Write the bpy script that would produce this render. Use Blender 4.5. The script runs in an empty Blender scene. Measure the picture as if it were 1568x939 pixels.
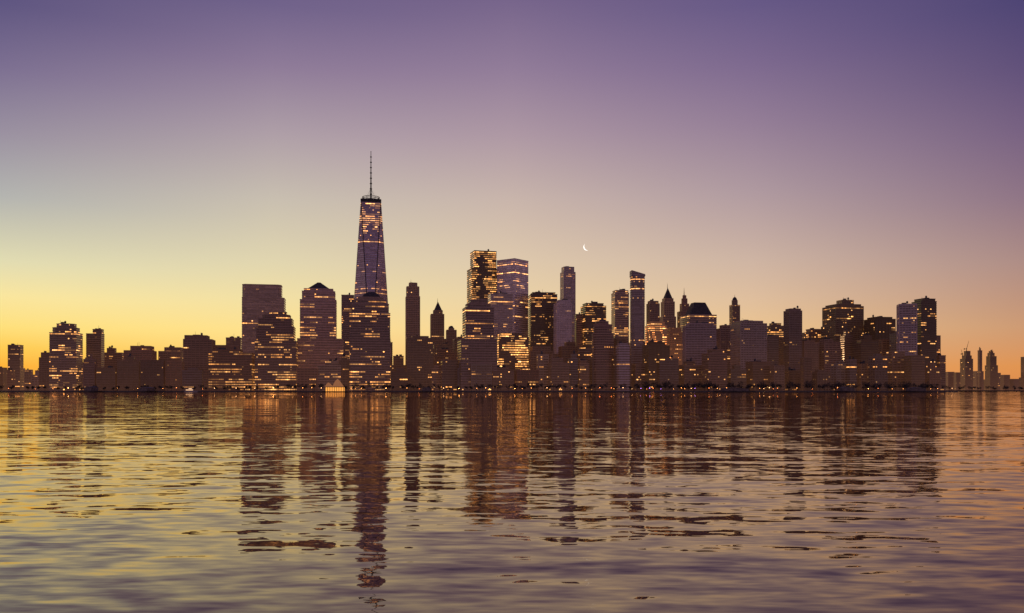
import bpy, math, random
from mathutils import Vector
random.seed(7)
scene = bpy.context.scene
F=1280.0; CX=784.0; HY=597.0; CAM=4.0; G=1.8      # image pixels: focal length, centre column, horizon row; then camera and ground height
def bear(px): return math.atan((px-CX)/F)
def hgt(py,D): return (HY-py)/F*D+CAM-G
def s2l(c):
    return tuple(((v/255)/12.92 if v/255<=0.04045 else (((v/255)+0.055)/1.055)**2.4) for v in c)+(1,)

# ------------------------------------------------------------------ node helpers
class N:
    def __init__(s,nt): s.nt=nt
    def new(s,t,**k):
        n=s.nt.nodes.new(t)
        for a,b in k.items(): setattr(n,a,b)
        return n
    def put(s,sock,v):
        if v is None: return
        if isinstance(v,bpy.types.NodeSocket): s.nt.links.new(v,sock)
        else: sock.default_value=v
    def m(s,op,a,b=None,c=None,clamp=False):
        n=s.new('ShaderNodeMath',operation=op,use_clamp=clamp)
        s.put(n.inputs[0],a); s.put(n.inputs[1],b); s.put(n.inputs[2],c)
        return n.outputs[0]
    def vm(s,op,a,b=None):
        n=s.new('ShaderNodeVectorMath',operation=op)
        s.put(n.inputs[0],a); s.put(n.inputs[1],b)
        return n.outputs[0]
    def scale(s,a,f):
        n=s.new('ShaderNodeVectorMath',operation='SCALE'); s.put(n.inputs[0],a); s.put(n.inputs['Scale'],f); return n.outputs[0]
    def mixc(s,f,a,b,mode='MIX'):
        n=s.new('ShaderNodeMix',data_type='RGBA',blend_type=mode)
        s.put(n.inputs[0],f); s.put(n.inputs[6],a); s.put(n.inputs[7],b); return n.outputs[2]
    def mr(s,v,a,b,c=0.0,d=1.0):
        n=s.new('ShaderNodeMapRange'); n.clamp=True
        s.put(n.inputs[0],v)
        for i,x in enumerate((a,b,c,d)): s.put(n.inputs[i+1],x)
        return n.outputs[0]
    def xyz(s,x,y,z):
        n=s.new('ShaderNodeCombineXYZ'); s.put(n.inputs[0],x); s.put(n.inputs[1],y); s.put(n.inputs[2],z); return n.outputs[0]
    def sep(s,v):
        n=s.new('ShaderNodeSeparateXYZ'); s.put(n.inputs[0],v); return n.outputs

# ------------------------------------------------------------------ facade node group
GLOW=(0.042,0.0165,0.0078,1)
def make_group():
    g=bpy.data.node_groups.new('facade','ShaderNodeTree')
    I=g.interface
    def inp(n,t,d):
        s=I.new_socket(name=n,in_out='INPUT',socket_type=t); s.default_value=d
    inp('Wall','NodeSocketColor',(.2,.15,.12,1)); inp('Glass','NodeSocketColor',(.03,.03,.04,1))
    for n,d in (('Lit',.1),('Row',.1),('Seed',0.),('Floor',4.),('Bay',3.),('Power',1.35),('Metal',.2),('ZBoost',1000.),('Boost',0.),('Haze',1.),('WinH',.4)):
        inp(n,'NodeSocketFloat',d)
    inp('LightCol','NodeSocketColor',(1,.38,.085,1))
    I.new_socket(name='BSDF',in_out='OUTPUT',socket_type='NodeSocketShader')
    n=N(g); gi=n.new('NodeGroupInput'); go=n.new('NodeGroupOutput'); i=gi.outputs
    uv=n.new('ShaderNodeUVMap').outputs[0]; s=n.sep(uv)
    uu=n.m('DIVIDE',s[0],i['Bay']); vv=n.m('DIVIDE',s[1],i['Floor'])
    iu=n.m('FLOOR',uu); iv=n.m('FLOOR',vv); fu=n.m('FRACT',uu); fv=n.m('FRACT',vv)
    mu=n.m('MULTIPLY',n.m('GREATER_THAN',fu,.08),n.m('LESS_THAN',fu,.92))
    mv=n.m('MULTIPLY',n.m('GREATER_THAN',fv,.36),n.m('LESS_THAN',fv,n.m('ADD',i['WinH'],.36)))
    mask=n.m('MULTIPLY',mu,mv)
    wn=n.new('ShaderNodeTexWhiteNoise',noise_dimensions='3D'); n.put(wn.inputs[0],n.xyz(iu,iv,i['Seed']))
    wc=n.sep(wn.outputs['Color'])
    ig=n.m('FLOOR',n.m('DIVIDE',uu,4.))     # suites: four bays lit together
    wg=n.new('ShaderNodeTexWhiteNoise',noise_dimensions='3D'); n.put(wg.inputs[0],n.xyz(ig,iv,n.m('ADD',i['Seed'],.5)))
    wgc=n.sep(wg.outputs['Color'])
    wr=n.new('ShaderNodeTexWhiteNoise',noise_dimensions='2D'); n.put(wr.inputs[0],n.xyz(iv,i['Seed'],0.))
    wrc=n.sep(wr.outputs['Color'])
    nz=n.new('ShaderNodeTexNoise'); nz.inputs['Scale'].default_value=1.; nz.inputs['Detail'].default_value=1.
    n.put(nz.inputs['Vector'],n.xyz(n.m('MULTIPLY',iu,.10),n.m('MULTIPLY',iv,.22),i['Seed']))
    clump=n.mr(nz.outputs[0],.48,.66,.0,2.4)
    boost=n.m('MULTIPLY',n.m('GREATER_THAN',s[1],i['ZBoost']),i['Boost'])
    lt=n.m('ADD',i['Lit'],n.m('MULTIPLY',boost,.5))
    one=n.m('LESS_THAN',wc[0],n.m('MULTIPLY',n.m('MULTIPLY',lt,n.m('ADD',clump,.2)),.18))
    suite=n.m('MULTIPLY',n.m('LESS_THAN',wgc[0],n.m('MULTIPLY',n.m('MULTIPLY',lt,clump),.6)),n.m('LESS_THAN',wc[1],.9))
    lit=n.m('MAXIMUM',one,suite)
    row=n.m('MULTIPLY',n.m('LESS_THAN',wr.outputs[0],n.m('ADD',i['Row'],boost)),n.m('MULTIPLY',n.m('LESS_THAN',wgc[1],.9),n.m('GREATER_THAN',n.m('ADD',nz.outputs[0],n.m('MULTIPLY',boost,.1)),.47)))
    lit=n.m('MAXIMUM',lit,row)
    var=n.m('ADD',n.m('MULTIPLY',n.m('POWER',n.m('MULTIPLY',wgc[2],n.m('ADD',n.m('MULTIPLY',wc[2],.6),.4)),1.4),2.),.10)
    var=n.m('MULTIPLY',var,n.m('ADD',n.m('MULTIPLY',wrc[1],1.2),.4))
    pw=n.m('MULTIPLY',n.m('MULTIPLY',lit,mask),n.m('MULTIPLY',i['Power'],var))
    lc=n.mixc(wgc[1],i['LightCol'],(1,.48,.15,1))
    emw=n.scale(lc,pw)
    # warm haze and street glow painted on as emission, strongest on lower storeys
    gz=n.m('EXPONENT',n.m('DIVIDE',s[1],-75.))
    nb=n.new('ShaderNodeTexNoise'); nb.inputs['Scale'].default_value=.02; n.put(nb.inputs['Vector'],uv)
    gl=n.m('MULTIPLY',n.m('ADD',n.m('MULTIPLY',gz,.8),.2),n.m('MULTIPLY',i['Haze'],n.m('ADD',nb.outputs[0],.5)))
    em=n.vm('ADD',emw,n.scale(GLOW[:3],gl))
    ns=n.new('ShaderNodeTexNoise'); ns.inputs['Scale'].default_value=.15; ns.inputs['Detail'].default_value=4; n.put(ns.inputs['Vector'],uv)
    wall=n.mixc(.5,i['Wall'],n.scale(i['Wall'],n.m('MULTIPLY',ns.outputs[0],2.)))
    glass=n.scale(i['Glass'],n.m('ADD',n.m('MULTIPLY',wgc[2],.8),.6))
    col=n.mixc(mask,wall,glass)
    b=n.new('ShaderNodeBsdfPrincipled')
    n.put(b.inputs['Base Color'],col)
    n.put(b.inputs['Roughness'],n.m('SUBTRACT',.6,n.m('MULTIPLY',mask,.45)))
    n.put(b.inputs['Metallic'],n.m('MULTIPLY',i['Metal'],n.m('ADD',n.m('MULTIPLY',mask,.6),.4)))
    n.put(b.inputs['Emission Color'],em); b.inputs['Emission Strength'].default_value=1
    g.links.new(b.outputs[0],go.inputs[0])
    return g
FG=make_group()
_ms=[0]
def facade(wall,**k):
    _ms[0]+=1
    m=bpy.data.materials.new('facade'); m.use_nodes=True; nt=m.node_tree; nt.nodes.clear()
    gn=nt.nodes.new('ShaderNodeGroup'); gn.node_tree=FG; o=nt.nodes.new('ShaderNodeOutputMaterial')
    nt.links.new(gn.outputs[0],o.inputs[0])
    gn.inputs['Wall'].default_value=tuple(wall)+(1,)
    gn.inputs['Seed'].default_value=_ms[0]*3.37
    for a,b in k.items():
        gn.inputs[a].default_value=b if not isinstance(b,tuple) else tuple(b)+((1,) if len(b)==3 else ())
    m.cycles.emission_sampling='NONE'
    return m
def plain(name,col,rough=.7,metal=0.,noise=.3,scale=.3,emis=None,es=0.):
    m=bpy.data.materials.new(name); m.use_nodes=True; nt=m.node_tree; n=N(nt); b=nt.nodes['Principled BSDF']
    nz=n.new('ShaderNodeTexNoise'); nz.inputs['Scale'].default_value=scale; nz.inputs['Detail'].default_value=4
    tc=n.new('ShaderNodeTexCoord'); n.put(nz.inputs['Vector'],tc.outputs['Object'])
    n.put(b.inputs['Base Color'],n.mixc(n.mr(nz.outputs[0],.35,.65),tuple(v*(1-noise) for v in col)+(1,),tuple(min(1,v*(1+noise)) for v in col)+(1,)))
    b.inputs['Roughness'].default_value=rough; b.inputs['Metallic'].default_value=metal
    if emis: b.inputs['Emission Color'].default_value=tuple(emis)+(1,); b.inputs['Emission Strength'].default_value=es
    return m
ROOF=plain('roof_gravel',(.08,.07,.07),.9)
METAL=plain('plant_metal',(.12,.11,.11),.6,.3)
DARK=plain('dark_steel',(.03,.03,.035),.5,.5)

# ------------------------------------------------------------------ mesh builder
class MB:
    def __init__(s): s.v=[]; s.f=[]; s.m=[]
    def face(s,pts,mi=0):
        k=len(s.v); s.v+= [tuple(p) for p in pts]; s.f.append(list(range(k,k+len(pts)))); s.m.append(mi)
    def prism(s,p0,z0,p1,z1,mi=0,cap=1,bottom=False):
        n=len(p0)
        for a in range(n):
            b=(a+1)%n
            s.face([(*p0[a],z0),(*p0[b],z0),(*p1[b],z1),(*p1[a],z1)],mi)
        if cap is not None and cap>=0: s.face([(*p,z1) for p in p1],cap)
        if bottom: s.face([(*p,z0) for p in reversed(p0)],mi)
    def box(s,x0,x1,y0,y1,z0,z1,mi=0,cap=None,bottom=True):
        p=[(x0,y0),(x1,y0),(x1,y1),(x0,y1)]; s.prism(p,z0,p,z1,mi,mi if cap is None else cap,bottom)
    def obj(s,name,mats,parent=None,smooth=False):
        me=bpy.data.meshes.new(name); me.from_pydata(s.v,[],s.f)
        for m in mats: me.materials.append(m)
        uvl=me.uv_layers.new(name='UVMap').data
        for pi,p in enumerate(me.polygons):
            p.material_index=s.m[pi]; p.use_smooth=smooth
            nrm=p.normal; t=Vector((0,0,1)).cross(nrm)
            if t.length<1e-3: t=Vector((1,0,0))
            t.normalize()
            for li in p.loop_indices:
                co=me.vertices[me.loops[li].vertex_index].co
                uvl[li].uv=(co.dot(t)+500.7,co.z)
        o=bpy.data.objects.new(name,me); scene.collection.objects.link(o)
        if parent: o.parent=parent
        return o
def rect(w,d,cx=0,cy=0): return [(cx-w/2,cy-d/2),(cx+w/2,cy-d/2),(cx+w/2,cy+d/2),(cx-w/2,cy+d/2)]
def cham(w,d,c,cx=0,cy=0):
    a,b=w/2,d/2
    return [(cx+x,cy+y) for x,y in ((-a+c,-b),(a-c,-b),(a,-b+c),(a,b-c),(a-c,b),(-a+c,b),(-a,b-c),(-a,-b+c))]
def ell(w,d,n,cx=0,cy=0): return [(cx+w/2*math.cos(2*math.pi*i/n-1.57),cy+d/2*math.sin(2*math.pi*i/n-1.57)) for i in range(n)]
def grow(p,e):
    cx=sum(a for a,_ in p)/len(p); cy=sum(b for _,b in p)/len(p)
    w=max(a for a,_ in p)-min(a for a,_ in p); d=max(b for _,b in p)-min(b for _,b in p)
    return [(cx+(a-cx)*(w+2*e)/w, cy+(b-cy)*(d+2*e)/d) for a,b in p]
def bands(mb,p,z0,z1,fh,h=1.2,e=.35):
    o=grow(p,e); n=len(p); k=math.ceil((z0+.1)/fh)
    while k*fh+h<z1-.3:
        z=k*fh
        for a in range(n):
            b=(a+1)%n
            mb.face([(*o[a],z),(*o[b],z),(*o[b],z+h),(*o[a],z+h)])
            mb.face([(*o[a],z+h),(*o[b],z+h),(*p[b],z+h),(*p[a],z+h)])
            mb.face([(*p[a],z),(*p[b],z),(*o[b],z),(*o[a],z)])
        k+=1
def piers(mb,p,z0,z1,sp,wd=.9,e=.6):
    n=len(p)
    for a in range(n):
        A=Vector(p[a]); B=Vector(p[(a+1)%n]); L=(B-A).length
        if L<2: continue
        t=(B-A)/L; nr=Vector((t.y,-t.x)); k=max(1,round(L/sp))
        for j in range(k+1):
            c=A+t*(wd/2+(L-wd)*j/k); q0=c-t*wd/2; q1=c+t*wd/2; r0=q0+nr*e; r1=q1+nr*e
            mb.face([(*r0,z0),(*r1,z0),(*r1,z1),(*r0,z1)])
            mb.face([(*q0,z0),(*r0,z0),(*r0,z1),(*q0,z1)])
            mb.face([(*r1,z0),(*q1,z0),(*q1,z1),(*r1,z1)])
            mb.face([(*q0,z1),(*r0,z1),(*r1,z1),(*q1,z1)])
def cyl(mb,cx,cy,z0,z1,r0,r1,n=8,mi=0):
    mb.prism(ell(2*r0,2*r0,n,cx,cy),z0,ell(2*r1,2*r1,n,cx,cy),z1,mi,mi)

def empty(name,px,D,rot):
    e=bpy.data.objects.new(name,None); scene.collection.objects.link(e); e.empty_display_size=10
    e.location=((px-CX)/F*D,D,G); e.rotation_euler=(0,0,rot); return e

GRID=math.radians(11)
def building(name,D,tiers,wall=(.2,.15,.12),style='h',lit=.12,row=.06,rot=None,ratio=.8,fh=4.8,bay=3.0,masts=0,plant=True,crown=None,**k):
    """tiers, lowest first: (left,right,top,shape[,param]) with left/right/top in image pixels"""
    xl=min(t[0] for t in tiers); xr=max(t[1] for t in tiers); pc=(xl+xr)/2
    b=bear(pc); phi=GRID if rot is None else -b+math.radians(rot)
    e=empty(name,pc,D,phi)
    c,s=abs(math.cos(phi+b)),abs(math.sin(phi+b))
    f=random.uniform(.65,1.25); wall=tuple(min(.6,v*f*random.uniform(.94,1.06)) for v in wall)
    kk=dict(Lit=lit,Row=row,Floor=fh,Bay=bay); kk.update(k)
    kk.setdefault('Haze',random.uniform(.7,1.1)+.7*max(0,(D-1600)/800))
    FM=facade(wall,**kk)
    tk=dict(kk); tk['Lit']=0; tk['Row']=0; tk['Boost']=0; tk['WinH']=-.5
    TM=facade(tuple(min(.6,v*1.15) for v in wall),**tk)
    W=MB(); T=MB(); R=MB(); z=-1.0; last=None
    for t in tiers:
        l,r,y,sh=t[:4]; pr=t[4] if len(t)>4 else None
        Wm=(r-l)*D*math.cos(b)/F; w=Wm/(c+ratio*s); d=w*ratio
        off=((l+r)/2-pc)*D*math.cos(b)/F
        ox=off*math.cos(phi+b); oy=-off*math.sin(phi+b)
        h=hgt(y,D)
        if sh=='box': p=rect(w,d,ox,oy); q=p
        elif sh=='cham': p=cham(w,d,w*(pr or .18),ox,oy); q=p
        elif sh=='round': p=ell(w,d,20,ox,oy); q=p
        elif sh=='pyr': p=rect(w,d,ox,oy); q=rect(w*(pr or .04),d*(pr or .04),ox,oy)
        elif sh=='wedge':
            p=rect(w,d,ox,oy); q=p
        elif sh=='dome':
            n=20; hz=h-z; prev=ell(w,d,n,ox,oy); pz=z
            for i in range(1,8):
                a=i/8*math.pi/2; nx=ell(w*math.cos(a),d*math.cos(a),n,ox,oy); nz_=z+hz*math.sin(a)
                W.prism(prev,pz,nx,nz_,1,1 if i==7 else -1); prev=nx; pz=nz_
            z=h; continue
        if sh=='pyr':
            W.prism(p,z,q,h,1,1); z=h; continue
        if sh=='wedge':
            hl=h; hr=h-pr
            zz=[hl,hr,hr,hl]
            for a in range(4):
                bb=(a+1)%4; W.face([(*p[a],z),(*p[bb],z),(*p[bb],zz[bb]),(*p[a],zz[a])],0)
            W.face([(*p[a],zz[a]) for a in range(4)],1)
            bands(T,p,z,hr,fh); z=h; continue
        W.prism(p,z,q,h,0,1)
        par=grow(p,.45)   # parapet
        n=len(p)
        for a in range(n):
            bb=(a+1)%n
            T.face([(*par[a],h-.6),(*par[bb],h-.6),(*par[bb],h+1.1),(*par[a],h+1.1)])
            T.face([(*par[a],h+1.1),(*par[bb],h+1.1),(*p[bb],h+1.1),(*p[a],h+1.1)])
            T.face([(*p[bb],h+.01),(*p[a],h+.01),(*p[a],h+1.1),(*p[bb],h+1.1)])
        if sh!='round':
            if style in('h','g'): bands(T,p,z,h-1,fh)
            if style in('v','g'): piers(T,p,z,h-.7,6.0 if style=='v' else 9.0)
        else: bands(T,p,z,h-1,fh)
        z=h; last=(w,d,ox,oy,h)
    if plant and last:
        w,d,ox,oy,h=last
        for i in range(random.randint(1,3)):
            a=random.uniform(.12,.3)*w; bq=random.uniform(.15,.3)*d
            cx=ox+random.uniform(-.28,.28)*w; cy=oy+random.uniform(-.25,.25)*d
            R.box(cx-a/2,cx+a/2,cy-bq/2,cy+bq/2,h-.3+i*.02,h+random.uniform(2.5,5.5))
        for i in range(random.randint(0,2)+masts):
            cx=ox+random.uniform(-.35,.35)*w; cy=oy+random.uniform(-.3,.3)*d
            cyl(R,cx,cy,h,h+random.uniform(5,11),.35,.15,5)
        if random.random()<.5:   # timber water tank on legs
            cx=ox+random.uniform(-.3,.3)*w; cy=oy+random.uniform(-.3,.3)*d
            for sx in(-1.2,1.2):
                for sy in (-1.2,1.2): R.box(cx+sx-.15,cx+sx+.15,cy+sy-.15,cy+sy+.15,h,h+3)
            cyl(R,cx,cy,h+3,h+6.5,2,2,10); cyl(R,cx,cy,h+6.5,h+8,2.1,.1,10)
    if crown: crown(R,z,e)
    W.obj('walls',[FM,ROOF],e)
    if T.f: T.obj('floor_bands_and_parapets' if style!='v' else 'piers_and_parapets',[TM],e)
    if R.f: R.obj('rooftop_plant',[METAL],e)
    return e

BRN=(.24,.16,.13); BRK=(.27,.145,.10); GRY=(.22,.19,.18); DRK=(.06,.045,.04); LGT=(.40,.35,.36); GLS=(.24,.21,.24)
def spire(h,r=.9,n=6):
    def f(R,z,e): cyl(R,0,0,z-1,z+h,r,.12,n)
    return f

# ---- Left (Tribeca)
building('apartment_tower',2500,[(12,36,529,'box')],BRN,'h',.12)
building('office_tower',1750,[(76,127,511,'box'),(79,124,503,'cham',.15),(85,119,497,'cham',.2)],(.36,.27,.23),'h',.2,.6)
building('office_tower',1850,[(132,160,512,'box'),(142,159,505,'box')],BRN,'h',.05,.02)
building('apartment_block',1950,[(160,192,541,'box'),(164,178,534,'box')],BRK,'g',.08)
building('apartment_block',1800,[(190,240,538,'box'),(200,236,531,'box')],BRK,'g',.08,masts=2)
building('apartment_block',1900,[(243,282,539,'box'),(252,280,533,'box')],BRN,'g',.08)
building('office_tower',1850,[(281,330,521,'box'),(283,321,515,'box')],BRN,'g',.05,.02)
building('apartment_block',1950,[(330,372,530,'box'),(346,371,518,'box')],BRN,'h',.12)
building('apartment_block',1620,[(320,392,542,'box'),(326,372,537,'box')],BRK,'h',.2,.6)
# ---- World Financial Center group
building('glass_office_tower',1800,[(371,438,458,'box'),(371,433,438,'cham',.08)],(.5,.39,.35),'h',.02,.25,ratio=.5,Metal=.6,fh=5.2,plant=False,Glass=(.26,.2,.18))
building('stepped_office_tower',1640,[(391,457,524,'box'),(393,453,502,'box'),(396,450,490,'box'),(402,446,484,'cham',.1),(412,440,479,'cham',.2)],BRN,'h',.15,.55,plant=False)
building('pyramid_roof_office_tower',1720,[(456,527,521,'box'),(460,516,462,'box'),(463,514,449,'box'),(466,511,445,'box'),(470,507,433,'pyr',.12)],(.48,.36,.32),'h',.06,.35,ratio=.9,fh=5.2,Metal=.3,Glass=(.14,.1,.1))
building('glass_office_tower',2050,[(523,542,453,'box')],GLS,'h',.2,.5,Metal=.5,Power=1.6)
building('domed_office_tower',1620,[(535,597,482,'box'),(538,595,468,'box'),(542,591,461,'cham',.1),(548,587,457,'cham',.2),(554,583,447,'dome')],(.36,.26,.22),'h',.08,.45,fh=4.8,plant=False)
building('apartment_block',1950,[(591,601,525,'box')],BRN,'h',.2)
building('apartment_block',1900,[(598,622,560,'box'),(602,618,546,'box')],BRN,'h',.2)
# ---- City Hall
building('slender_stone_skyscraper',2200,[(621,643,455,'box'),(622,642,440,'cham',.12),(626,639,434,'cham',.2)],(.42,.29,.23),'v',.02,.0,masts=1)
building('apartment_block',1650,[(621,663,519,'box'),(630,656,516,'box')],BRN,'v',.05,.02)
building('gothic_spired_skyscraper',2350,[(656,684,520,'box'),(659,680,482,'box'),(663,678,476,'cham',.2),(664,677,463,'pyr',.1)],BRN,'v',.05,crown=spire(12))
building('domed_municipal_tower',2500,[(683,699,506,'box'),(686,696,503,'round'),(687,695,499,'dome')],BRN,'v',.1)
building('apartment_block',1800,[(663,702,541,'box'),(668,690,536,'box')],BRK,'g',.1)
# ---- WTC east
building('glass_skyscraper',1980,[(715,762,455,'box'),(715,761,414,'box'),(720,760,387,'box')],(.10,.075,.06),'h',.5,.65,rot=14,Power=1.7,ZBoost=hgt(470,1980),Boost=.2,Metal=.3,bay=2.4)
building('mansard_office_tower',1600,[(700,761,521,'box'),(708,756,473,'box'),(712,752,467,'cham',.12),(718,748,460,'cham',.22)],(.30,.22,.19),'h',.06,.15,plant=False)
building('mirror_glass_skyscraper',1950,[(761,809,400,'box')],(.50,.45,.46),'n',.04,.35,rot=-38,ratio=1.0,Metal=.95,Glass=(.40,.36,.42),plant=False,Power=2.)
building('glass_office_block',1800,[(747,785,452,'box')],(.46,.39,.38),'h',.05,.5,Metal=.6,Glass=(.2,.17,.18))
building('office_block',1750,[(757,809,518,'box'),(762,800,512,'box')],BRN,'h',.8,.9,Power=2.6)
building('black_steel_office_tower',1950,[(809,853,453,'box'),(812,850,450,'box')],DRK,'h',.35,.15,rot=8,Power=1.1)
building('glass_apartment_tower',1850,[(848,875,466,'box'),(852,873,461,'box')],(.5,.43,.45),'v',.03,.02,Metal=.5,Glass=(.3,.26,.3))
building('slender_glass_skyscraper',2100,[(858,881,418,'box'),(860,879,410,'box')],(.34,.29,.32),'g',.08,.15,rot=20,Metal=.6,Glass=(.24,.21,.25),masts=1)
building('office_tower',1950,[(880,892,482,'box')],BRN,'h',.1)
building('office_tower',1950,[(889,928,470,'box'),(892,924,466,'box')],DRK,'h',.25,.4,Power=1.4)
building('curved_apartment_tower',1620,[(903,943,512,'round'),(906,940,498,'round'),(910,934,493,'round')],BRN,'h',.04,.0)
building('striped_office_tower',2100,[(936,963,450,'box'),(938,962,446,'box')],(.34,.25,.22),'h',.15,.5,Power=1.2)
building('apartment_block',1600,[(943,964,530,'box'),(946,961,527,'box')],LGT,'h',.04)
building('slender_glass_skyscraper',1720,[(964,988,424,'cham',.2),(964,988,415,'wedge',8)],(.18,.16,.18),'h',.06,.1,rot=12,Metal=.6,Glass=(.18,.16,.2))
building('office_tower',2050,[(990,1010,466,'box'),(992,1008,462,'box')],BRN,'v',.05)
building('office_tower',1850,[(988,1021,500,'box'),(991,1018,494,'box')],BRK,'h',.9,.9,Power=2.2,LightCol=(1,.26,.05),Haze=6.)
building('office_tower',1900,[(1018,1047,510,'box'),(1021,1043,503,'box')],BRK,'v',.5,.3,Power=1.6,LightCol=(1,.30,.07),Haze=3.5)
building('apartment_tower',1620,[(984,1025,530,'box'),(990,1018,525,'box')],DRK,'g',.08)
building('pyramid_crowned_skyscraper',2250,[(1009,1035,486,'box'),(1012,1033,463,'box'),(1014,1031,458,'box'),(1015,1030,442,'pyr',.08)],BRN,'v',.05,crown=spire(15),masts=0,plant=False)
building('art_deco_spired_skyscraper',2250,[(1037,1058,478,'box'),(1041,1055,466,'box'),(1043,1053,458,'cham',.2),(1045,1051,453,'cham',.2)],(.3,.2,.15),'v',.3,.2,crown=spire(22,1.4),plant=False,Power=1.6)
building('hip_roof_office_tower',2000,[(1041,1097,484,'box'),(1047,1091,464,'pyr',.5)],(.32,.25,.23),'h',.1,.35)
building('ribbed_office_tower',1700,[(1045,1096,501,'box'),(1050,1092,497,'box')],(.50,.44,.43),'v',.03,.0,rot=8)
building('office_tower',1950,[(1097,1119,504,'box'),(1102,1118,499,'box')],BRN,'v',.06)
building('cupola_topped_skyscraper',2200,[(1115,1135,498,'box'),(1117,1133,468,'box'),(1119,1131,461,'round'),(1120,1130,455,'dome')],(.27,.18,.15),'v',.12,.05,crown=spire(7,.7),plant=False)
building('ribbed_office_tower',1750,[(1118,1174,497,'box'),(1122,1168,493,'box')],(.4,.33,.31),'v',.04,.0,masts=2)
building('office_tower',1900,[(1172,1201,500,'box'),(1178,1196,496,'box')],BRN,'h',.1)
building('office_tower',1800,[(1200,1228,477,'box'),(1203,1226,474,'box')],(.18,.15,.16),'v',.04,.0)
building('office_tower',2000,[(1228,1262,510,'box'),(1234,1258,505,'box')],BRN,'h',.12)
building('broad_office_tower',1950,[(1257,1324,500,'box'),(1259,1322,471,'box'),(1264,1318,468,'box'),(1281,1307,461,'box')],(.16,.11,.085),'g',.1,.1,ZBoost=hgt(492,1950),Boost=.45,masts=2,Power=1.7)
building('office_tower',1900,[(1323,1371,490,'box'),(1328,1366,487,'box')],DRK,'g',.1,.05)
building('twin_slab_office_tower',1700,[(1373,1404,467,'box')],(.48,.42,.43),'v',.25,.05,rot=10,Power=1.1)
building('twin_slab_office_tower',1760,[(1396,1434,463,'box'),(1400,1432,459,'box')],(.10,.08,.075),'h',.2,.25,masts=3)
building('apartment_block',1800,[(1433,1448,545,'box')],BRN,'h',.1)
# ---- mid-rise fabric between the towers
def fill(x0,x1,ya,yb,Da,Db,litr=(.01,.12),wr=(14,42)):
    x=x0
    while x<x1-8:
        w=random.uniform(*wr); xe=min(x+w,x1); y=random.uniform(ya,yb); D=random.uniform(Da,Db)
        t=[(x,xe,y,'box')]
        if random.random()<.6 and xe-x>14: t.append((x+(xe-x)*random.uniform(.08,.35),xe-(xe-x)*random.uniform(.08,.35),y-random.uniform(3,8),'box'))
        col=random.choice([BRN,BRK,GRY,(.17,.11,.09),(.33,.24,.19)])
        building('mid_rise_building',D,t,col,random.choice('hgv'),random.uniform(*litr),random.choice([0,0,.12]),plant=random.random()<.7)
        x=xe-random.uniform(0,3)
fill(-40,76,562,576,2300,2700,wr=(12,30))
fill(60,600,541,560,2050,2250)
fill(128,372,550,574,1640,1700)
fill(440,536,536,552,1850,1950)
fill(455,540,548,566,1580,1600)
fill(597,625,566,574,1600,1650)
fill(655,1440,517,548,2060,2250)
fill(660,1440,538,574,1580,1640,(.02,.15))
fill(806,905,528,545,1700,1780)
fill(1170,1440,510,532,1800,1880)

# ------------------------------------------------------------------ tapered skyscraper (chamfered square, mast)
D=1900.; e=empty('tapered_glass_skyscraper_with_mast',568,D,-bear(568))
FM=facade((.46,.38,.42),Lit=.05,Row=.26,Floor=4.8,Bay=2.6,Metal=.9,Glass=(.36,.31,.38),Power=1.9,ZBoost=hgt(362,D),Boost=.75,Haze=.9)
W=MB(); zt=hgt(309,D); zb=55.; hb=48.; ht=22.3
base=[(0,-hb),(hb,0),(0,hb),(-hb,0)]; top=[(-ht,-ht),(ht,-ht),(ht,ht),(-ht,ht)]
W.prism(base,-1,base,zb,0,-1)
for a in range(4):
    b0=base[a]; b1=base[(a+1)%4]; t0=top[a]; t1=top[(a+1)%4]
    W.face([(*b0,zb),(*t1,zt),(*t0,zt)],0)
    W.face([(*b0,zb),(*b1,zb),(*t1,zt)],0)
W.face([(*p,zt) for p in top],1)
W.obj('glass_walls',[FM,ROOF],e)
C=MB()
for a in range(4):
    b0=Vector((*base[a],zb));
    for t in (top[a],top[(a+1)%4]):
        t=Vector((*t,zt)); 
        dx=Vector((.9,0,0)) if a%2==0 else Vector((0,.9,0))
        out=Vector((base[a][0],base[a][1],0)).normalized()*.35
        C.face([b0-dx+out,b0+dx+out,t+dx+out,t-dx+out])
p=rect(2*ht+.8,2*ht+.8)
C.prism(p,zt-9,p,zt+1.5,0,0)
C.obj('edge_mullions_and_parapet',[DARK],e)
A=MB()
for zz,r in ((zt+3,19),(zt+6,19.5),(zt+9,20)):
    o=ell(2*r,2*r,32); i_=ell(2*r-2.4,2*r-2.4,32)
    for a in range(32):
        b=(a+1)%32
        A.face([(*o[a],zz),(*o[b],zz),(*o[b],zz+1),(*o[a],zz+1)])
        A.face([(*i_[b],zz),(*i_[a],zz),(*i_[a],zz+1),(*i_[b],zz+1)])
        A.face([(*o[a],zz+1),(*o[b],zz+1),(*i_[b],zz+1),(*i_[a],zz+1)])
for a in range(12):
    an=a*math.pi/6; x,y=19.2*math.cos(an),19.2*math.sin(an); A.box(x-.35,x+.35,y-.35,y+.35,zt+1,zt+10)
A.box(-6,6,-6,6,zt,zt+6)
A.obj('communications_ring',[DARK],e)
M=MB(); tip=hgt(233,D); z=zt+4; L=tip-z; segs=9
for k in range(segs):
    za=z+L*k/segs; zc=z+L*(k+1)/segs; r=1.9-1.3*k/segs
    cyl(M,0,0,za,zc,r,r*.88,8); cyl(M,0,0,za,za+1.8,r+1.2,r+1.2,8)
for a in range(6):
    an=a*math.pi/3; x,y=18.5*math.cos(an),18.5*math.sin(an); P0=Vector((x,y,zt+9)); P1=Vector((0,0,zt+30))
    t=Vector((-math.sin(an),math.cos(an),0))*.22
    M.face([P0-t,P0+t,P1+t,P1-t])
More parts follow.
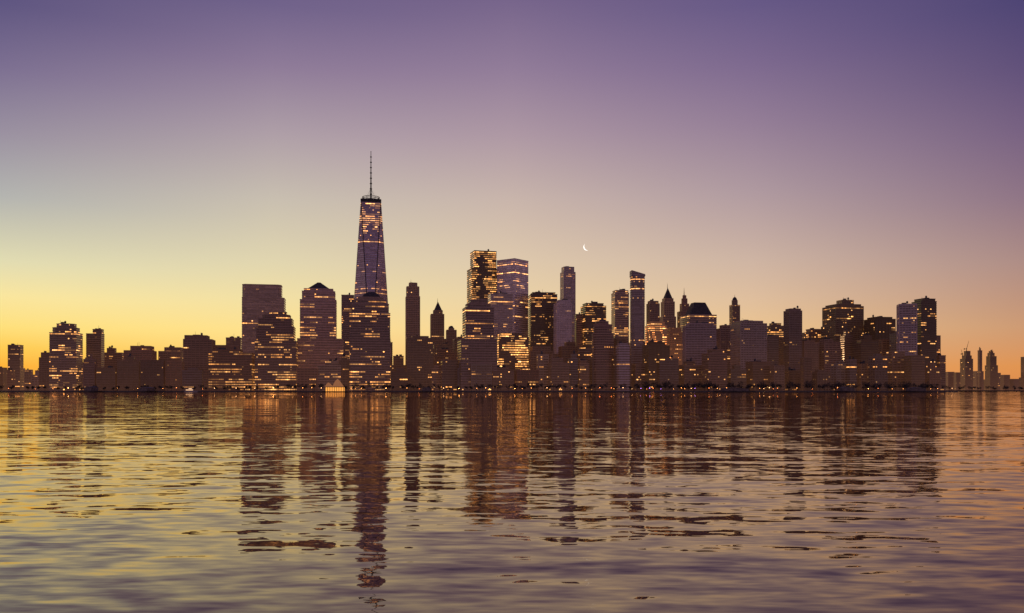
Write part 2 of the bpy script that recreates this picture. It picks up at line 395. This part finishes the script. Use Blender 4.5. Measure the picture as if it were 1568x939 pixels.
cyl(M,0,0,tip,tip+2,.8,.8,8)
M.obj('spire_mast',[DARK],e)

# ------------------------------------------------------------------ land
land=MB()
xr=(1448-CX)/F*1560
land_pts=[(-3500,1560),(-700,1540),(-430,1500),(xr-40,1490),(xr,1520),(xr+20,1750),(xr+60,2400),(1600,4300),(9000,4500),(9000,9000),(-9000,9000),(-9000,1700)]
land.face([(x,y,G) for x,y in land_pts],0)
LAND=plain('pavement_and_ground',(.06,.055,.05),.9,0,.35,.02)
land.obj('ground',[LAND])
sw=MB()
for a in range(len(land_pts)-5):
    A_=Vector(land_pts[a]); B_=Vector(land_pts[a+1]); t=(B_-A_).normalized(); nr=Vector((t.y,-t.x))
    o0=A_+nr*1.2; o1=B_+nr*1.2
    sw.face([(*o0,-2),(*o1,-2),(*o1,G+.5),(*o0,G+.5)]); sw.face([(*o0,G+.5),(*o1,G+.5),(*B_,G+.5),(*A_,G+.5)]); sw.face([(*B_,G-.2),(*A_,G-.2),(*A_,G+.5),(*B_,G+.5)])
sw.obj('seawall',[plain('granite',(.14,.12,.105),.85,0,.3,.5)])
isl=MB(); ip=[(870,2150),(1500,2120),(2600,2200),(2600,2500),(1500,2450),(900,2300)]
isl.prism(ip,-2,ip,G+.6,0,0); isl.obj('island_ground',[LAND])
# piers with sheds
TIM=plain('weathered_timber',(.10,.08,.065),.9); SHED=plain('shed_cladding',(.22,.17,.14),.8)
for px,w,L,shed in ((150,16,50,True),(235,22,60,True),(448,14,30,False),(655,18,40,True),(905,12,26,False),(1120,60,45,True),(1290,26,36,True),(1395,34,40,True)):
    yb=1486 if px>400 else 1538
    e=empty('pier',px,yb,0); e.location.z=0; m=MB()
    m.box(-w/2,w/2,-L,4,1.1,1.75)
    for i in range(int(L//7)+1):
        for sx in (-w/2+.6,0,w/2-.6): cyl(m,sx,-L+1+i*7,-2,1.1,.35,.35,6)
    for sx in (-w/2+.2,w/2-.2):
        for i in range(int(L//3)): m.box(sx-.06,sx+.06,-L+i*3,-L+i*3+.12,1.75,2.8)
        m.box(sx-.06,sx+.06,-L,-.5,2.8,2.9)
    m.obj('deck_piles_and_railing',[TIM],e)
    if shed:
        m=MB(); a=w*.36; y0,y1=-L*.75,-L*.2; hh=random.uniform(4,6.5)
        m.box(-a,a,y0,y1,1.75,1.75+hh)
        m.face([(-a-.5,y0-.5,1.75+hh),(a+.5,y0-.5,1.75+hh),(a*.0,y0-.5,3.6+hh)]); m.face([(-a-.5,y1+.5,1.75+hh),(0,y1+.5,3.6+hh),(a+.5,y1+.5,1.75+hh)])
        m.face([(-a-.5,y0-.5,1.77+hh),(0,y0-.5,3.62+hh),(0,y1+.5,3.62+hh),(-a-.5,y1+.5,1.77+hh)]); m.face([(a+.5,y0-.5,1.77+hh),(a+.5,y1+.5,1.77+hh),(0,y1+.5,3.62+hh),(0,y0-.5,3.62+hh)])
        m.obj('shed',[SHED],e)

# ------------------------------------------------------------------ trees
LEAF=plain('foliage',(.085,.06,.04),.9,0,.5,.3); BARK=plain('bark',(.08,.06,.05),.9)
def trees(name,pts):
    m=MB()
    for (x,y,h) in pts:
        cyl(m,x,y,G-.3,G+h*.55,.35,.15,5,1)
        for j in range(3):
            an=random.uniform(0,6.28); r=h*.22
            a0=Vector((x,y,G+h*.35)); a1=a0+Vector((math.cos(an)*r,math.sin(an)*r,h*.3)); t=Vector((.12,0,0))
            m.face([a0-t,a0+t,a1+t*.4,a1-t*.4],1)
        cl=[(random.uniform(-.25,.25)*h,random.uniform(-.25,.25)*h,random.uniform(.5,.85)*h,random.uniform(.14,.24)*h) for _ in range(6)]
        for j in range(70):
            cx,cy,cz,cr=random.choice(cl)
            v=Vector((random.gauss(0,1),random.gauss(0,1),random.gauss(0,.8))).normalized()*cr*random.uniform(.5,1.05)
            c=Vector((x+cx,y+cy,G+cz))+v
            u=Vector((random.gauss(0,1),random.gauss(0,1),random.gauss(0,1))).normalized(); w=u.orthogonal().normalized(); s=random.uniform(.4,.9)
            m.face([c-u*s-w*s,c+u*s-w*s*.6,c+u*s*.8+w*s,c-u*s*.7+w*s],0)
    m.obj(name,[LEAF,BARK])
pts=[]
x=-430
while x<xr-20:
    if random.random()<.85: pts.append((x,1512+random.uniform(0,25),random.uniform(9,16)))
    x+=random.uniform(4,10)
for _ in range(90): pts.append((random.uniform(230,xr-30),1530+random.uniform(0,25),random.uniform(12,21)))
x=-1300
while x<-430:
    pts.append((x,1565+random.uniform(0,20),random.uniform(7,13))); x+=random.uniform(7,22)
trees('distant_trees',pts)
pts=[]
x=890
while x<1600:
    pts.append((x,2170+random.uniform(0,60),random.uniform(7,15))); x+=random.uniform(4,10)
trees('distant_trees',pts)

# ------------------------------------------------------------------ promenade lamps
lm=MB(); cyl(lm,0,0,0,4.2,.14,.09,6,0)
for i in range(4):
    a0=-math.pi/2+i*math.pi/4; a1=a0+math.pi/4; r=.42
    lm.prism(ell(max(.02,2*r*math.cos(a0)),max(.02,2*r*math.cos(a0)),8),4.6+r*math.sin(a0),ell(max(.02,2*r*math.cos(a1)),max(.02,2*r*math.cos(a1)),8),4.6+r*math.sin(a1),1,-1)
lm.prism(ell(.6,.6,8),4.98,ell(.1,.1,8),5.2,0,0)
def lampm(c,s):
    m=plain('lamp_globe',(.8,.7,.5),.4,0,0,1,c,s); m.cycles.emission_sampling='NONE'; return m
LM=[lampm((1,.35,.08),9),lampm((1,.5,.2),9),lampm((1,.22,.05),9),lampm((.5,.2,1),9),lampm((1,.4,.1),26)]
o0=lm.obj('street_lamp',[DARK,LM[0]]); meshes=[o0.data]
for k in range(1,5):
    me=o0.data.copy(); me.materials[1]=LM[k]; meshes.append(me)
bpy.data.objects.remove(o0)
x=-1300
while x<xr-5:
    if -700<=x<-430: y=1546-(x+700)/270*40
    elif x<-700: y=1566-(x+1300)*.01
    else: y=1494
    near=(220<x<340)
    k=3 if near and random.random()<.5 else random.choice([0,0,1,2,2,0,4])
    ob=bpy.data.objects.new('street_lamp',meshes[k]); scene.collection.objects.link(ob)
    ob.location=(x,y+random.uniform(2,9),G); s=random.uniform(.75,1.35); ob.scale=(s,s,s)
    x+=random.choice([7,14,22,38])*random.uniform(.7,1.3) if x>-430 else random.uniform(16,60)

# ------------------------------------------------------------------ ferry terminal
e=empty('ferry_terminal',513,1488,0); e.location.z=0.
GLO=plain('lit_hall_glass',(.4,.3,.15),.4,0,.2,.3,(1,.40,.07),1.1); GL2=plain('canopy_fabric',(.5,.42,.3),.6,0,.1,.3,(1,.36,.07),.22)
t=MB(); t.box(-21,21,-7,7,-1.5,1.4); t.obj('barge_deck',[DARK],e)
t=MB(); t.box(-16,16,-4.5,4.5,1.4,8.4)
t.obj('waiting_hall',[GLO],e)
t=MB()
for i in range(9):
    xx=-16+i*4; t.box(xx-.4,xx+.4,-5.4,-4.9,1.4,9)
t.box(-17,17,-5.5,5.5,8.42,9.3); t.obj('columns_and_eave',[DARK],e)
t=MB()
for cx,w,h in ((-10,13,17),(6,19,23)):
    for k in range(10):
        a0=-1+k*.2; a1=a0+.2
        f=lambda a:9.6+(h-9.6)*(1-abs(a)**1.6)
        t.face([(cx+a0*w/2,-7,f(a0)),(cx+a1*w/2,-7,f(a1)),(cx+a1*w/2,7,f(a1)*.8),(cx+a0*w/2,7,f(a0)*.8)])
        t.face([(cx+a0*w/2,-7,9.4),(cx+a1*w/2,-7,9.4),(cx+a1*w/2,-7,f(a1)),(cx+a0*w/2,-7,f(a0))])
t.obj('tent_canopy',[GL2],e)

# ------------------------------------------------------------------ small ferry
e=empty('ferry_boat',292,1400,0.1); e.location.z=0
hull=plain('boat_paint',(.5,.45,.42),.4,0,.1,.5)
t=MB(); h0=[(-9,-2.6),(6,-2.6),(10,0),(6,2.6),(-9,2.6)]; h1=[(-9.5,-3),(7,-3),(12,0),(7,3),(-9.5,3)]
t.prism(h0,-.5,h1,2.2,0,0); t.obj('hull',[hull],e)
t=MB(); t.box(-7.5,4.5,-2.3,2.3,2.2,4.8); t.box(-3,2.5,-1.8,1.8,4.8,6.8); t.obj('cabin',[hull],e)
t=MB(); t.box(-7.2,4.2,-2.36,-2.31,3.2,4.2); t.box(-2.8,2.2,-1.86,-1.81,5.4,6.3); t.obj('windows',[lampm((1,.6,.3),1.5)],e)
t=MB(); cyl(t,-1,0,6.8,9.5,.12,.05,5); t.obj('mast',[DARK],e)

# ------------------------------------------------------------------ far shore (Brooklyn)
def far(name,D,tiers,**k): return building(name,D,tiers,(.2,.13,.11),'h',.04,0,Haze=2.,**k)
far('distant_apartment_tower',3900,[(1497,1504,537,'box'),(1499,1502,534,'box')])
far('distant_rounded_tower',3700,[(1508,1528,560,'box'),(1510,1526,546,'box'),(1512,1523,541,'box'),(1514,1521,538,'box')])
far('distant_apartment_tower',3700,[(1563,1578,547,'box')])
far('distant_construction_tower',3700,[(1470,1490,550,'box'),(1473,1488,545,'box'),(1476,1486,538,'box')],plant=False)
x=1446
while x<1600:
    w=random.uniform(8,22); far('distant_warehouse',random.uniform(3600,4300),[(x,x+w,random.uniform(568,582),'box')],plant=False); x+=w-1
def crane(px,D,z0,h,jib,ang):
    e=empty('tower_crane',px,D,0); m=MB()
    m.box(-1,1,-1,1,z0,z0+h)
    P=Vector((0,0,z0+h)); Q=P+Vector((math.cos(ang)*jib,0,math.sin(ang)*jib)); u=Vector((-math.sin(ang),0,math.cos(ang)))*1.2
    m.face([P-u,Q-u*.4,Q+u*.4,P+u]); v=Vector((0,1,0)); m.face([P-v,Q-v*.4,Q+v*.4,P+v])
    R_=P-Vector((jib*.25,0,-2)); m.box(R_.x-2,R_.x+2,-1.5,1.5,P.z-2,P.z+3); m.box(R_.x,0,-.6,.6,P.z,P.z+1.4)
    m.box(-1.6,1.6,-1.6,1.6,P.z,P.z+3)
    m.obj('mast_and_jib',[DARK],e)
crane(1480,3690,hgt(539,3700)-4,16,38,1.3)
crane(1474,3690,hgt(546,3700)-4,14,22,1.9)

# ------------------------------------------------------------------ crescent moon
md=20000.; b=bear(899); r=md/math.cos(b)*5.6/F
mm=MB(); n=24; outer=[];inner=[]
for i in range(n+1):
    a=math.pi/2+math.pi*i/n; outer.append((r*math.cos(a),r*math.sin(a))); inner.append((r*.72*math.cos(a),r*math.sin(a)))
for i in range(n):
    mm.face([(outer[i][0],0,outer[i][1]),(outer[i+1][0],0,outer[i+1][1]),(inner[i+1][0],0,inner[i+1][1]),(inner[i][0],0,inner[i][1])])
mo=mm.obj('crescent_moon',[plain('moon_rock',(.6,.58,.5),.9,0,.1,.01,(1,.97,.9),1.4)])
mo.location=((899-CX)/F*md,md,(HY-378)/F*md); mo.rotation_euler=(0,math.radians(-28),-b)

# ------------------------------------------------------------------ water
wm=bpy.data.materials.new('river_water'); wm.use_nodes=True; nt=wm.node_tree; nt.nodes.clear(); n=N(nt)
pos=n.new('ShaderNodeNewGeometry').outputs['Position']
def slope(sx,sy,scale,detail,rough,off,dist=0.):
    z=n.new('ShaderNodeTexNoise'); z.inputs['Scale'].default_value=scale; z.inputs['Detail'].default_value=detail; z.inputs['Roughness'].default_value=rough
    z.inputs['Distortion'].default_value=dist
    mp=n.new('ShaderNodeMapping'); mp.inputs['Scale'].default_value=(sx,sy,1); mp.inputs['Location'].default_value=off; mp.inputs['Rotation'].default_value=(0,0,math.radians(off[2]))
    n.put(mp.inputs[0],pos); n.put(z.inputs['Vector'],mp.outputs[0])
    return n.vm('SUBTRACT',z.outputs['Color'],(.5,.5,.5))
A_=slope(.9,1,.14,1,.5,(3,7,3)); B_=slope(.12,1,.9,1.,.5,(11,5,-4),.3); C_=slope(.42,1,1.6,1.5,.5,(1,9,5),.3); D_=slope(.3,1,4.5,1.5,.5,(4,2,-8))
yy=n.sep(pos)[1]
calm=n.mr(yy,25.,160.,1.,.35)      # near-shore breeze ripples die out over the open river
S=n.vm('ADD',n.vm('MULTIPLY',A_,(.04,.08,0)),n.vm('MULTIPLY',B_,(.03,.12,0)))
S=n.vm('ADD',S,n.scale(n.vm('ADD',n.vm('MULTIPLY',C_,(.06,.19,0)),n.vm('MULTIPLY',D_,(.03,.10,0))),calm))
nrm=n.vm('NORMALIZE',n.vm('ADD',S,(0,0,1)))
fr=n.new('ShaderNodeFresnel'); fr.inputs[0].default_value=1.75; n.put(fr.inputs[1],nrm)
gl=n.new('ShaderNodeBsdfGlossy'); gl.inputs[0].default_value=(1,.86,.74,1); gl.inputs['Roughness'].default_value=.02; n.put(gl.inputs['Normal'],nrm)
df=n.new('ShaderNodeBsdfDiffuse'); df.inputs[0].default_value=(.05,.022,.022,1)
mx=n.new('ShaderNodeMixShader'); n.put(mx.inputs[0],fr.outputs[0]); nt.links.new(df.outputs[0],mx.inputs[1]); nt.links.new(gl.outputs[0],mx.inputs[2])
o=n.new('ShaderNodeOutputMaterial'); nt.links.new(mx.outputs[0],o.inputs[0])
w=MB(); w.face([(-30000,-300,0),(30000,-300,0),(30000,40000,0),(-30000,40000,0)]); w.obj('river_water',[wm])

# ------------------------------------------------------------------ sky
world=bpy.data.worlds.new('World'); scene.world=world; world.use_nodes=True; nt=world.node_tree; nt.nodes.clear(); n=N(nt)
d=n.new('ShaderNodeTexCoord').outputs['Generated']; s=n.sep(d)
el=n.m('MULTIPLY',n.m('ARCSINE',s[2]),180/math.pi); az=n.m('MULTIPLY',n.m('ARCTAN2',s[0],s[1]),180/math.pi)
t=n.m('POWER',n.m('DIVIDE',n.m('MAXIMUM',el,0.),90.),.5)
def ramp(st):
    r=n.new('ShaderNodeValToRGB'); cr=r.color_ramp
    st=[(math.sqrt(max(a,0)/90),s2l(c)) for a,c in st]
    cr.elements[0].color=st[0][1]; cr.elements[1].color=st[-1][1]
    for p,c in st[1:-1]:
        k=cr.elements.new(p); k.color=c
    n.put(r.inputs[0],t); return r.outputs[0]
Z=[(40,(68,60,100)),(90,(48,45,84))]
r1=ramp([(0,(248,138,36)),(1.4,(255,180,58)),(2.5,(255,205,84)),(3.7,(255,224,124)),(5.5,(250,230,158)),(7.5,(226,220,178)),(11.2,(180,180,176)),(14.8,(154,144,160)),(18.3,(124,111,145)),(21.7,(94,85,128))]+Z)
r2=ramp([(0,(248,164,72)),(1.5,(255,198,98)),(4,(255,225,142)),(6,(243,224,164)),(8.3,(226,214,175)),(12.5,(200,190,176)),(16.5,(174,158,167)),(20.5,(142,123,152)),(24,(112,98,138))]+Z)
r3=ramp([(0,(238,162,96)),(1.65,(247,192,120)),(4.3,(246,212,154)),(6.5,(234,209,166)),(8.8,(222,200,172)),(13,(200,180,171)),(17,(174,152,164)),(21,(146,125,153)),(25,(119,101,139))]+Z)
r4=ramp([(0,(230,150,86)),(1.6,(238,172,106)),(4,(236,196,143)),(6,(223,190,157)),(8.5,(206,180,163)),(12.8,(176,154,160)),(17,(149,127,151)),(20.5,(126,106,143)),(24,(103,89,134))]+Z)
r5=ramp([(0,(218,130,68)),(1.4,(224,148,82)),(3.7,(206,155,116)),(7.5,(174,141,134)),(11.2,(143,117,134)),(14.8,(120,98,130)),(18.3,(97,81,122)),(21.7,(78,69,116))]+Z)
rb=ramp([(0,(178,132,118)),(5,(164,128,132)),(12,(132,111,138)),(30,(80,72,110)),(90,(48,45,84))])
c=n.mixc(n.mr(az,-31.5,-16.),r1,r2); c=n.mixc(n.mr(az,-16.,0.),c,r3); c=n.mixc(n.mr(az,0.,16.),c,r4); c=n.mixc(n.mr(az,16.,31.5),c,r5)
c=n.mixc(n.mr(n.m('ABSOLUTE',n.m('ADD',az,5.)),45.,100.),c,rb)
bg=n.new('ShaderNodeBackground'); n.put(bg.inputs[0],c); bg.inputs[1].default_value=1.
o=n.new('ShaderNodeOutputWorld'); nt.links.new(bg.outputs[0],o.inputs[0])

sd=bpy.data.lights.new('sun','SUN'); sd.energy=.35; sd.angle=math.radians(.5); sd.color=(1,.55,.25)
so=bpy.data.objects.new('sun',sd); scene.collection.objects.link(so)
a=math.radians(-42); ee=math.radians(1.5); dirv=Vector((math.sin(a)*math.cos(ee),math.cos(a)*math.cos(ee),math.sin(ee)))
so.rotation_euler=dirv.to_track_quat('Z','Y').to_euler(); so.location=(-800,1200,600)

cd=bpy.data.cameras.new('camera'); co=bpy.data.objects.new('camera',cd); scene.collection.objects.link(co)
co.location=(0,0,CAM); co.rotation_euler=(math.radians(90),0,0); cd.sensor_width=36; cd.lens=36*F/1568
cd.shift_y=(HY-469.5)/1568; cd.clip_start=.5; cd.clip_end=80000
scene.camera=co
scene.view_settings.view_transform='Standard'; scene.view_settings.look='None'; scene.view_settings.exposure=0
